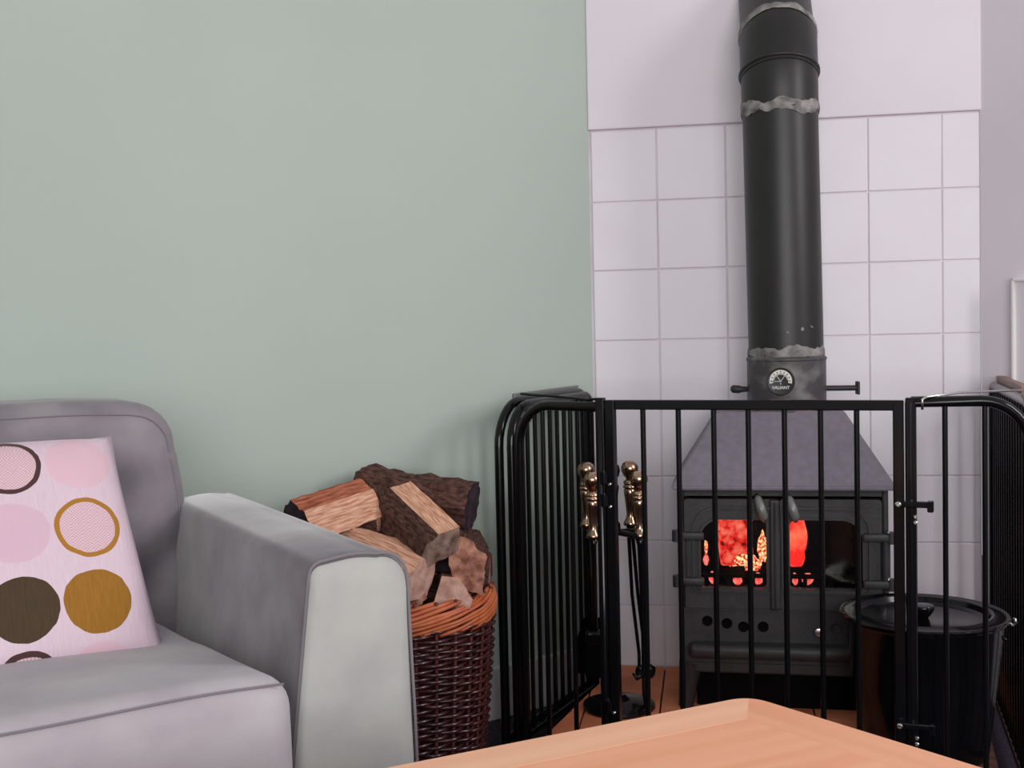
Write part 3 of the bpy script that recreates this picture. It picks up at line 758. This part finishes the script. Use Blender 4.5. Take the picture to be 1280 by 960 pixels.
# thermometer clamped to the collar
vd = Vector((FL.x, FL.y, 0)).normalized()                    # faces out from the collar, a little to its left
fa = math.atan2(-FL.y, -FL.x) - .125
fdir = Vector((math.cos(fa), math.sin(fa), 0))
tp = Vector((FL.x, FL.y, .709)) + fdir*.0815
tm = thing('stove_thermometer', 'round black dial thermometer lettered VALIANT on the flue collar', 'thermometer', tp, fa + PI/2)
RX = Matrix.Rotation(PI/2, 4, 'X')                           # lathe axis z -> -y (towards the viewer)
bm = B(); lathe(bm, [(0, 0), (.0268, 0), (.0275, .001), (.0275, .0055), (.0262, .007), (.025, .0064), (0, .0062)], 40, M=RX); obj('dial_case', bm, M_dial, tm, smooth=True, angle=30)
def arc(bm, r0, r1, a0, a1, y, n=24, th=.0004):
    p = [[bm.verts.new((r*math.cos(a0+(a1-a0)*k/n), yy, .001+r*math.sin(a0+(a1-a0)*k/n))) for k in range(n+1)] for r in (r0, r1) for yy in (y, y-th)]
    for k in range(n):
        for a, b in ((0, 1), (1, 3), (3, 2), (2, 0)): bm.faces.new((p[a][k], p[a][k+1], p[b][k+1], p[b][k]))
    return bm
bm = B(); arc(bm, .0148, .0222, R(-14), R(194), -.0062); sc = obj('scale_band', bm, M_dialw, tm)
for k in range(9):
    a = R(0 + 22.5*k); bm = B(); arc(bm, .0165, .0195, a-.05, a+.05, -.0067, 2, .0003); obj('scale_mark', bm, M_dial, sc)
def bar2(p, q, wd, y, m, name, par):
    p, q = Vector((p[0], 0, p[1])), Vector((q[0], 0, q[1])); d = (q-p).normalized(); n = Vector((-d.z, 0, d.x))*wd/2
    bm = B(); a = [bm.verts.new(v + Vector((0, y, 0))) for v in (p-n, q-n, q+n, p+n)]; b = [bm.verts.new(v.co + Vector((0, -.0004, 0))) for v in a]
    bm.faces.new(a); bm.faces.new(b)
    for k in range(4): bm.faces.new((a[k], a[(k+1) % 4], b[(k+1) % 4], b[k]))
    return obj(name, bm, m, par)
bar2((0, 0), (-.0085, .0125), .0010, -.0063, M_dialw, 'zone_line', tm); bar2((0, 0), (.0085, .0125), .0010, -.0063, M_dialw, 'zone_line', tm)
bm = B(); arc(bm, .0128, .0138, R(8), R(172), -.0062); obj('zone_arc', bm, M_dialw, tm)
bar2((.002, 0), (-.0205, .0005), .0011, -.0072, M_dial, 'needle', tm); bar2((.001, 0), (-.0135, .0005), .0009, -.0077, M_dialw, 'needle', tm)
bar2((0, -.006), (0, -.0025), .0012, -.0063, M_dialw, 'index_mark', tm)
fc = bpy.data.curves.new('lettering', 'FONT'); fc.body = 'VALIANT'; fc.size = .0085; fc.align_x = 'CENTER'; fc.extrude = .0002; fc.offset = .00018
fc.materials.append(M_dialw); fo_ = bpy.data.objects.new('lettering_curve', fc); me_ = bpy.data.meshes.new_from_object(fo_); bpy.data.objects.remove(fo_)
fo = bpy.data.objects.new('lettering', me_); COL.objects.link(fo); fo.parent = tm; fo.location = (0, -.0064, -.0150); fo.rotation_euler = (PI/2, 0, 0)
fo['label'] = 'white lettering VALIANT'

# ------------------------------------------------------------------ fireguard
PA0, PA1 = Vector((.156, 2.055, 0)), Vector((.012, 2.185, 0))       # left front panel (from gate post outwards)
PB0, PB1 = Vector((-.004, 2.205, 0)), Vector((.170, 2.548, 0))      # left side panel back to the corner
PE0, PE1 = Vector((-.028, 2.215, 0)), Vector((.158, 2.562, 0))      # second side panel folded flat behind it
GA, GB = Vector((.165, 2.052, 0)), Vector((.6315, 1.868, 0))         # gate
PC0, PC1 = Vector((.641, 1.864, 0)), Vector((.823, 1.838, 0))       # right front panel
PD0, PD1 = Vector((.838, 1.860, 0)), Vector((1.012, 2.437, 0))      # right side panel
fg = thing('fireguard', 'black metal hearth fireguard of barred panels with a gate, around the stove', 'fireguard', (.40, 2.0, 0))
FO = Vector((.40, 2.0, 0))
bar_mesh = {}
def bar(h, par, p, z0, r_=.0045):
    k = (round(h, 3), r_)
    if k not in bar_mesh:
        bm = B(); tube(bm, [(0, 0, 0), (0, 0, h)], r_, n=10)
        bmesh.ops.recalc_face_normals(bm, faces=bm.faces); me = bpy.data.meshes.new('bar'); bm.to_mesh(me); bm.free(); me.materials.append(M_black)
        me.polygons.foreach_set('use_smooth', [True]*len(me.polygons)); me.set_sharp_from_angle(angle=R(50)); bar_mesh[k] = me
    return obj('bar', bar_mesh[k], None, par, loc=p - FO + Vector((0, 0, z0)))
def panel(name, label, p0, p1, zt, c0, c1, barpos, sq=(.0085, .0085), m=M_black, zb=.03, leg0=True, leg1=True):
    """framed panel; c0 / c1 corner radii; barpos distances from p0"""
    d = p1-p0; ln = d.length; u = d.normalized(); Z = Vector((0, 0, 1)); pts = []
    q = lambda s, z: p0 - FO + u*s + Z*z
    pts.append(q(0, .0 if leg0 else zb))
    if c0:
        for k in range(9):
            th = PI - PI/2*k/8; pts.append(q(c0 + c0*math.cos(th), zt - c0 + c0*math.sin(th)))
    else: pts += [q(0, zt-.001), q(.001, zt)]
    if c1:
        for k in range(9):
            th = PI/2 - PI/2*k/8; pts.append(q(ln - c1 + c1*math.cos(th), zt - c1 + c1*math.sin(th)))
    else: pts += [q(ln-.001, zt), q(ln, zt-.001)]
    pts.append(q(ln, 0 if leg1 else zb))
    bm = B(); tube(bm, pts, .009, n=12); tube(bm, [q(0, zb), q(ln, zb)], .0075, n=8)
    fr = obj(name, bm, m, fg, smooth=True, angle=55); fr['label'] = label
    for s in barpos:
        h = zt
        if c0 and s < c0: h = zt - c0 + math.sqrt(max(0, c0*c0 - (c0-s)**2))
        if c1 and s > ln-c1: h = zt - c1 + math.sqrt(max(0, c1*c1 - (s-ln+c1)**2))
        bar(h - zb, fr, p0 + u*s, zb)
    return fr
ZT = .684
la, lb, lc, ld_ = (PA1-PA0).length, (PB1-PB0).length, (PC1-PC0).length, (PD1-PD0).length
BS = [lb*(i+1)/11 for i in range(10)]
def along(p, q0, q1):
    # distance along q0-q1 at which the sight-free gaps of the two folded panels coincide
    d = (q1-q0).normalized(); return (p.x*q0.y - p.y*q0.x)/(d.x*p.y - d.y*p.x)
ES = [s for s in (along(PB0 + (PB1-PB0).normalized()*b_, PE0, PE1) for b_ in BS) if .02 < s < (PE1-PE0).length-.01]
panel('front_panel', 'left front panel with rounded outer corner', PA0, PA1, ZT, 0, .075, [la*.36, la*.70])
panel('side_panel', 'left side panel running back to the corner', PB0, PB1, ZT-.006, .075, .03, BS)
pe = panel('side_panel', 'second side panel folded flat behind the left one', PE0, PE1, ZT, .085, .03, ES)
panel('front_panel', 'right front panel with rounded outer corner', PC0, PC1, ZT+.010, 0, .075, [.053, .114])
panel('side_panel', 'right side panel running back to the corner', PD0, PD1, ZT, .075, .03, [ld_*(i+1)/16 for i in range(15)])
# flat cover rails on the side panels, room reflections painted into their colour
def flat(p0, p1, z0, z1, th, m, name):
    d = p1-p0; bm = B(); box(bm, 0, d.length, -th/2, th/2, z0, z1, .002); bm.transform(basis(p0-FO, (d.x, d.y))); return obj(name, bm, m, fg)
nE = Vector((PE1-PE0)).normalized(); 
flat(PE0 + nE*.09 + Vector((-.012, .006, 0)), PE1 + nE*-.004 + Vector((-.012, .006, 0)), ZT-.012, ZT+.014, .008, M_grey_sheen, 'top_rail')
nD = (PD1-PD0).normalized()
flat(PD0 + nD*.22 + Vector((.014, -.004, 0)), PD1 + Vector((.014, -.004, 0)), ZT-.002, ZT+.020, .016, M_rail_reflect, 'top_rail')
# gate: square-section frame
gu = (GB-GA).normalized(); gl = (GB-GA).length; MG = basis(GA-FO, (gu.x, gu.y))
bm = B(); zg = .689
box(bm, 0, .0175, -.0085, .0085, .02, zg+.008, .002); box(bm, gl-.017, gl, -.0085, .0085, .02, zg+.008, .002)
box(bm, .018, gl-.015, -.008, .008, zg-.009, zg+.008, .002); box(bm, .018, gl-.015, -.008, .008, .02, .037, .002); bm.transform(MG)
gt = obj('gate', bm, M_black, fg); gt['label'] = 'opening gate panel with seven bars'
for s in [0.0677, 0.1307, 0.1923, 0.2512, 0.3115, 0.3704, 0.428]: bar(zg-.03, gt, GA + gu*s, .03, .0048)
# posts either side of the gate
for p, nm in ((PA0, 'post'), (PC0, 'post')):
    bm = B(); box(bm, -.008, .008, -.008, .008, 0, ZT+.017, .002); bm.transform(basis(p-FO, (gu.x, gu.y))); obj(nm, bm, M_black, fg)
# latch plates and bolts
def bolt(par, p, r_=.0048):
    bm = B(); lathe(bm, [(0, 0), (r_, 0), (r_, .003), (r_*.6, .0045), (r_*.45, .003), (0, .003)], 14, M=basis(p, (gu.x, gu.y)) @ RX); obj('bolt', bm, M_steel, par, smooth=True, angle=30)
for z, dx in ((.530, 0), (.168, 0)):
    bm = B(); box(bm, gl-.014, gl+.043, -.019, -.0085, z-.005, z+.005, .002); box(bm, gl+.035, gl+.045, -.019, -.003, z-.012, z+.006, .002); bm.transform(MG); lt = obj('latch_plate', bm, M_black, fg)
    for s, zz_ in ((gl-.009, z), ): bolt(lt, MG @ Vector((s, -.019, zz_)))
    for zz_ in (z-.020, z-.030): bolt(lt, MG @ Vector((gl+.017, -.010, zz_)), .0036)
for z in (.56, .52, .15):
    bm = B(); lathe(bm, [(0, -.010), (.007, -.010), (.007, .010), (0, .010)], 12, MG @ Vector((-.002, -.012, z))); hg = obj('hinge_barrel', bm, M_black, fg, smooth=True, angle=40)
    bolt(hg, MG @ Vector((.008, -.009, z-.012)), .003)
# wire stays across the tops
bm = B(); tube(bm, [(0.017, 2.250, 0.700), (0.075, 2.200, 0.697), (0.140, 2.140, 0.693), (0.147, 2.060, 0.698)], .0028, n=6); bm.transform(Matrix.Translation(-FO)); obj('wire_stay', bm, M_black, fg, smooth=True)
bm = B(); tube(bm, [(0.655, 1.850, 0.682), (0.655, 1.850, 0.699), (0.662, 1.850, 0.702), (0.727, 1.880, 0.706), (0.819, 1.960, 0.702), (0.930, 2.040, 0.698)], .0022, n=6); bm.transform(Matrix.Translation(-FO)); obj('wire_stay', bm, M_steel, fg, smooth=True)

# ------------------------------------------------------------------ companion set
CP = Vector((.200, 2.300, .06))
cs = thing('companion_stand', 'black stand for fire irons behind the left end of the guard', 'stand', CP)
bm = B(); lathe(bm, [(0, 0), (.070, 0), (.073, .004), (.072, .009), (.060, .013), (.022, .018), (.012, .028), (0, .028)], 40); obj('base', bm, M_black, cs, smooth=True, angle=35)
bm = B(); lathe(bm, [(.0055, .02), (.0055, .352), (.010, .358), (.010, .372), (.006, .378), (.0045, .40), (.0060, .43), (.0085, .447), (.005, .455), (.0045, .462), (.009, .470), (.0112, .480), (.009, .490), (0, .495)], 20); obj('pole', bm, M_black, cs, smooth=True, angle=40)
bm = B(); tube(bm, [(-.052, -.012, .356), (0, 0, .356), (.052, .012, .356)], .006, n=8); tube(bm, [(-.030, .045, .356), (0, 0, .356), (.034, -.045, .356)], .006, n=8); obj('hook_arms', bm, M_black, cs, smooth=True, angle=50)
HPROF = [(0, .128), (.006, .1275), (.0112, .123), (.0135, .115), (.0130, .107), (.0100, .099), (.0065, .094), (.0062, .090), (.0098, .087), (.0105, .083), (.0085, .080), (.0108, .077), (.0108, .074), (.0088, .071), (.0100, .068), (.0094, .06), (.0080, .045), (.0066, .028), (.0060, .018), (.0072, .012), (.0105, .004), (.0115, .0), (.0105, -.003), (0, -.003)]
def tool(name, label, off, zt, build):
    r_ = thing(name, label, 'fire iron', CP + Vector((off[0], off[1], 0)), 0, 'fire irons on the companion stand')
    bm = B(); lathe(bm, [(a*1.3, zt + b) for a, b in HPROF], 22); obj('handle', bm, M_brass, r_, smooth=True, angle=45)
    build(r_, zt); return r_
def t_poker(r_, zt):
    bm = B(); tube(bm, [(0, 0, zt), (0, 0, zt-.02), (.003, 0, .20), (.003, 0, .035), (.004, 0, .012)], [.011, .006, .0045, .0045, .002], n=8); obj('shaft', bm, M_black, r_, smooth=True)
    bm = B(); tube(bm, [(.003, 0, .075), (-.012, -.004, .068), (-.020, -.006, .078)], [.006, .006, .002], n=8); obj('hook', bm, M_black, r_, smooth=True)
def t_tongs(r_, zt):
    for s in (-1, 1):
        bm = B(); tube(bm, [(0, 0, zt), (s*.004, 0, zt-.03), (s*.006+.006, 0, .22), (s*.006+.018, .0, .10), (s*.008+.02, 0, .075)], [.009, .004, .0035, .0035, .0035], n=8); j = obj('tong_arm', bm, M_black, r_, smooth=True)
        bm = B(); lump(bm, (s*.010+.024, 0, .062), (.011, .006, .015), s+3, 2, .15); obj('claw', bm, M_black, j, smooth=True)
def t_brush(r_, zt):
    bm = B(); tube(bm, [(0, 0, zt), (0, 0, zt-.02), (0, 0, .15)], [.011, .005, .005], n=8); obj('shaft', bm, M_black, r_, smooth=True)
    bm = B(); rbox(bm, .020, .014, .014, .006, (3, 3, 3), lambda p: p + Vector((0, 0, .150))); obj('brush_head', bm, M_black, r_, smooth=True)
    bm = B()
    for i in range(11):
        for j in range(7):
            x, y = -.017 + .034*i/10, -.011 + .022*j/6
            tube(bm, [(x, y, .140), (x*1.12, y*1.15, .072 + .004*math.sin(i*3+j*5))], .0021, n=4)
    b = obj('bristles', bm, M_dark, r_); b['kind'] = 'stuff'
def t_shovel(r_, zt):
    bm = B(); tube(bm, [(0, 0, zt), (0, 0, zt-.02), (.006, .0, .17)], [.011, .005, .0048], n=8); obj('shaft', bm, M_black, r_, smooth=True)
    bm = B(); rows_ = []
    for i in range(7):
        t = i/6; wd = .016 + .018*min(1, t*2.2); z = .175 - .115*t
        rows_.append([bm.verts.new((.006 + wd*c, -.004 + .012*(c*c) + .006*t, z)) for c in (-1, -.8, -.4, 0, .4, .8, 1)])
    for a, b in zip(rows_, rows_[1:]):
        for k in range(6): bm.faces.new((a[k], a[k+1], b[k+1], b[k]))
    bmesh.ops.solidify(bm, geom=list(bm.faces), thickness=.0018); obj('blade', bm, M_black, r_, smooth=True, angle=40)
tool('hearth_brush', 'hearth brush with brass knob handle, front left on the stand', (-.046, -.020), .352, t_brush)
tool('fire_shovel', 'fire shovel with brass knob handle, back left on the stand', (-.055, .032), .366, t_shovel)
tool('fire_tongs', 'fire tongs with brass knob handle, back right on the stand', (.034, .036), .366, t_tongs)
tool('fire_poker', 'hooked poker with brass knob handle, front right on the stand', (.046, -.022), .352, t_poker)

# ------------------------------------------------------------------ coal bucket and lid
BU = Vector((.722, 2.043, .06))
bu = thing('coal_bucket', 'black metal coal bucket inside the right end of the guard', 'bucket', BU)
bm = B(); lathe(bm, [(0, .004), (.104, .004), (.108, 0), (.110, .006), (.122, .12), (.135, .232), (.1385, .236), (.1385, .241), (.134, .241), (.131, .232), (.119, .12), (.106, .010), (0, .010)], 64); obj('bucket_body', bm, M_black, bu, smooth=True, angle=40)
for s in (1,):
    bm = B(); tube(bm, [(.136, -.030, .235), (.146, -.034, .226), (.150, -.036, .232), (.147, -.036, .240)], .003, n=8); obj('handle_ear', bm, M_steel, bu, smooth=True)
    bm = B(); lathe(bm, [(0, 0), (.004, 0), (.004, .003), (0, .004)], 10, M=Matrix.Translation((.128, -.045, .205)) @ Matrix.Rotation(PI/2, 4, 'X')); obj('rivet', bm, M_black, bu)
li = thing('bucket_lid', 'black round lid with a mushroom knob on the coal bucket', 'lid', BU + Vector((0, 0, .241)))
bm = B(); lathe(bm, [(0, -.006), (.098, -.0055), (.108, -.002), (.113, .0065), (.118, .008), (.127, .0035), (.138, .004), (.1425, .0055), (.1445, .003), (.1435, 0), (.120, .0), (.105, -.008), (0, -.0085)], 72); obj('lid_plate', bm, M_black, li, smooth=True, angle=40)
bm = B(); lathe(bm, [(.009, .003), (.010, .006), (.015, .012), (.0195, .020), (.0200, .024), (.0185, .0265), (.013, .0275), (0, .0275)], 32, (0, 0, -.0095)); obj('knob', bm, M_black, li, smooth=True, angle=40)

# ------------------------------------------------------------------ coffee table
TC = Vector((.232, 1.154, 0)); dl = Vector((-.326, -.159, 0)).normalized(); dr = Vector((.142, -.186, 0)).normalized()
tb = thing('coffee_table', 'pale orange wooden coffee table with rounded corner in the foreground', 'table', TC + dl*.4 + dr*.3)
TO = Vector(tb.location)
AL, AR, TT, TZ = .95, .62, .028, .4535
def corner_poly(off, rad, n=8):
    """table outline inset by off, rounded corners"""
    cs_ = []
    P0 = TC; P1 = TC + dl*AL; P2 = TC + dl*AL + dr*AR; P3 = TC + dr*AR
    P = [P0, P1, P2, P3]; out = []
    cen = sum(P, Vector())/4
    lines = []
    for i in range(4):
        a, b = P[i], P[(i+1) % 4]; d = (b-a).normalized(); nrm = Vector((-d.y, d.x, 0))
        if nrm.dot(cen-a) < 0: nrm = -nrm
        lines.append((a + nrm*off, d))
    def isect(l0, l1):
        (p, d), (q, e) = l0, l1; den = d.x*e.y - d.y*e.x; t = ((q.x-p.x)*e.y - (q.y-p.y)*e.x)/den; return p + d*t
    for i in range(4):
        c = isect(lines[i-1], lines[i]); r_ = max(.003, rad-off)
        a = c - lines[i-1][1]*r_; b = c + lines[i][1]*r_
        for k in range(n+1):
            t = k/n; out.append((a*(1-t)**2 + c*2*t*(1-t) + b*t*t))
    return out
ns = 9
# border boards (one per side, mitred) and the centre panel, each a board of its own
outer = corner_poly(0, .030); inner = corner_poly(.058, .030)
def board(i):
    # outline for side i runs from the middle of corner i to the middle of corner i+1
    k0 = i*ns + 4; idx = [(k0 + k) % (4*ns) for k in range(ns+1)]
    bm = B(); prof = [(0, TZ-TT+.004), (0, TZ-.005), (.0015, TZ-.0015), (.005, TZ)]
    ringsets = [[(corner_poly(o, .030)[j], z) for j in idx] for o, z in prof] + [[(inner[j], TZ) for j in idx], [(inner[j], TZ-TT+.004) for j in idx]]
    vs_ = [[bm.verts.new((p.x-TO.x, p.y-TO.y, z)) for p, z in rs] for rs in ringsets]
    m = len(vs_)
    for a in range(m):
        b = (a+1) % m
        for k in range(ns): bm.faces.new((vs_[a][k], vs_[a][k+1], vs_[b][k+1], vs_[b][k]))
    bm.faces.new([v[0] for v in vs_]); bm.faces.new([v[-1] for v in vs_][::-1])
    return bm
def grainmat(name, c1, c2, d):
    m = mat(name, c1, .42, spec=.25, var=c2, scale=3.0, stretch=(1.2, 16, 16), bump=.02)
    for n_ in m.node_tree.nodes:
        if n_.type == 'MAPPING': n_.vector_type = 'TEXTURE'; n_.inputs['Rotation'].default_value = (0, 0, math.atan2(d.y, d.x)); n_.inputs['Scale'].default_value = (1/1.2, 1/16, 1/16)
    return m
Mb_l = grainmat('beech_border_left', (250, 194, 160), (244, 184, 150), dl); Mb_r = grainmat('beech_border_right', (244, 176, 140), (236, 164, 128), dr); Mb_c = grainmat('beech_panel', (247, 180, 145), (240, 168, 132), dl)
for i in range(4): obj('border_board', board(i), (Mb_l, Mb_r, Mb_l, Mb_r)[i], tb)
bm = B(); q = corner_poly(.0580, .030); prism(bm, [(p.x-TO.x, p.y-TO.y) for p in q], TZ-TT+.004, TZ-.0001); obj('top_panel', bm, Mb_c, tb)
q = corner_poly(.05, .03)
bm = B(); ap = [(p.x-TO.x, p.y-TO.y) for p in corner_poly(.055, .03)]; an = [(p.x-TO.x, p.y-TO.y) for p in corner_poly(.075, .03)]
va = [[bm.verts.new((x, y, z)) for x, y in pl_] for pl_, z in ((ap, TZ-TT+.003), (ap, TZ-.10), (an, TZ-.10), (an, TZ-TT+.003))]
for a in range(4):
    for k in range(len(ap)): bm.faces.new((va[a][k], va[a][(k+1) % len(ap)], va[(a+1) % 4][(k+1) % len(ap)], va[(a+1) % 4][k]))
obj('apron', bm, Mb_c, tb)
for p in (TC + dl*.09 + dr*.09, TC + dl*(AL-.09) + dr*.09, TC + dl*(AL-.09) + dr*(AR-.09), TC + dl*.09 + dr*(AR-.09)):
    bm = B(); box(bm, -.024, .024, -.024, .024, 0, TZ-TT+.004, .004); bm.transform(basis(p-TO, (dl.x, dl.y))); obj('leg', bm, Mb_c, tb)
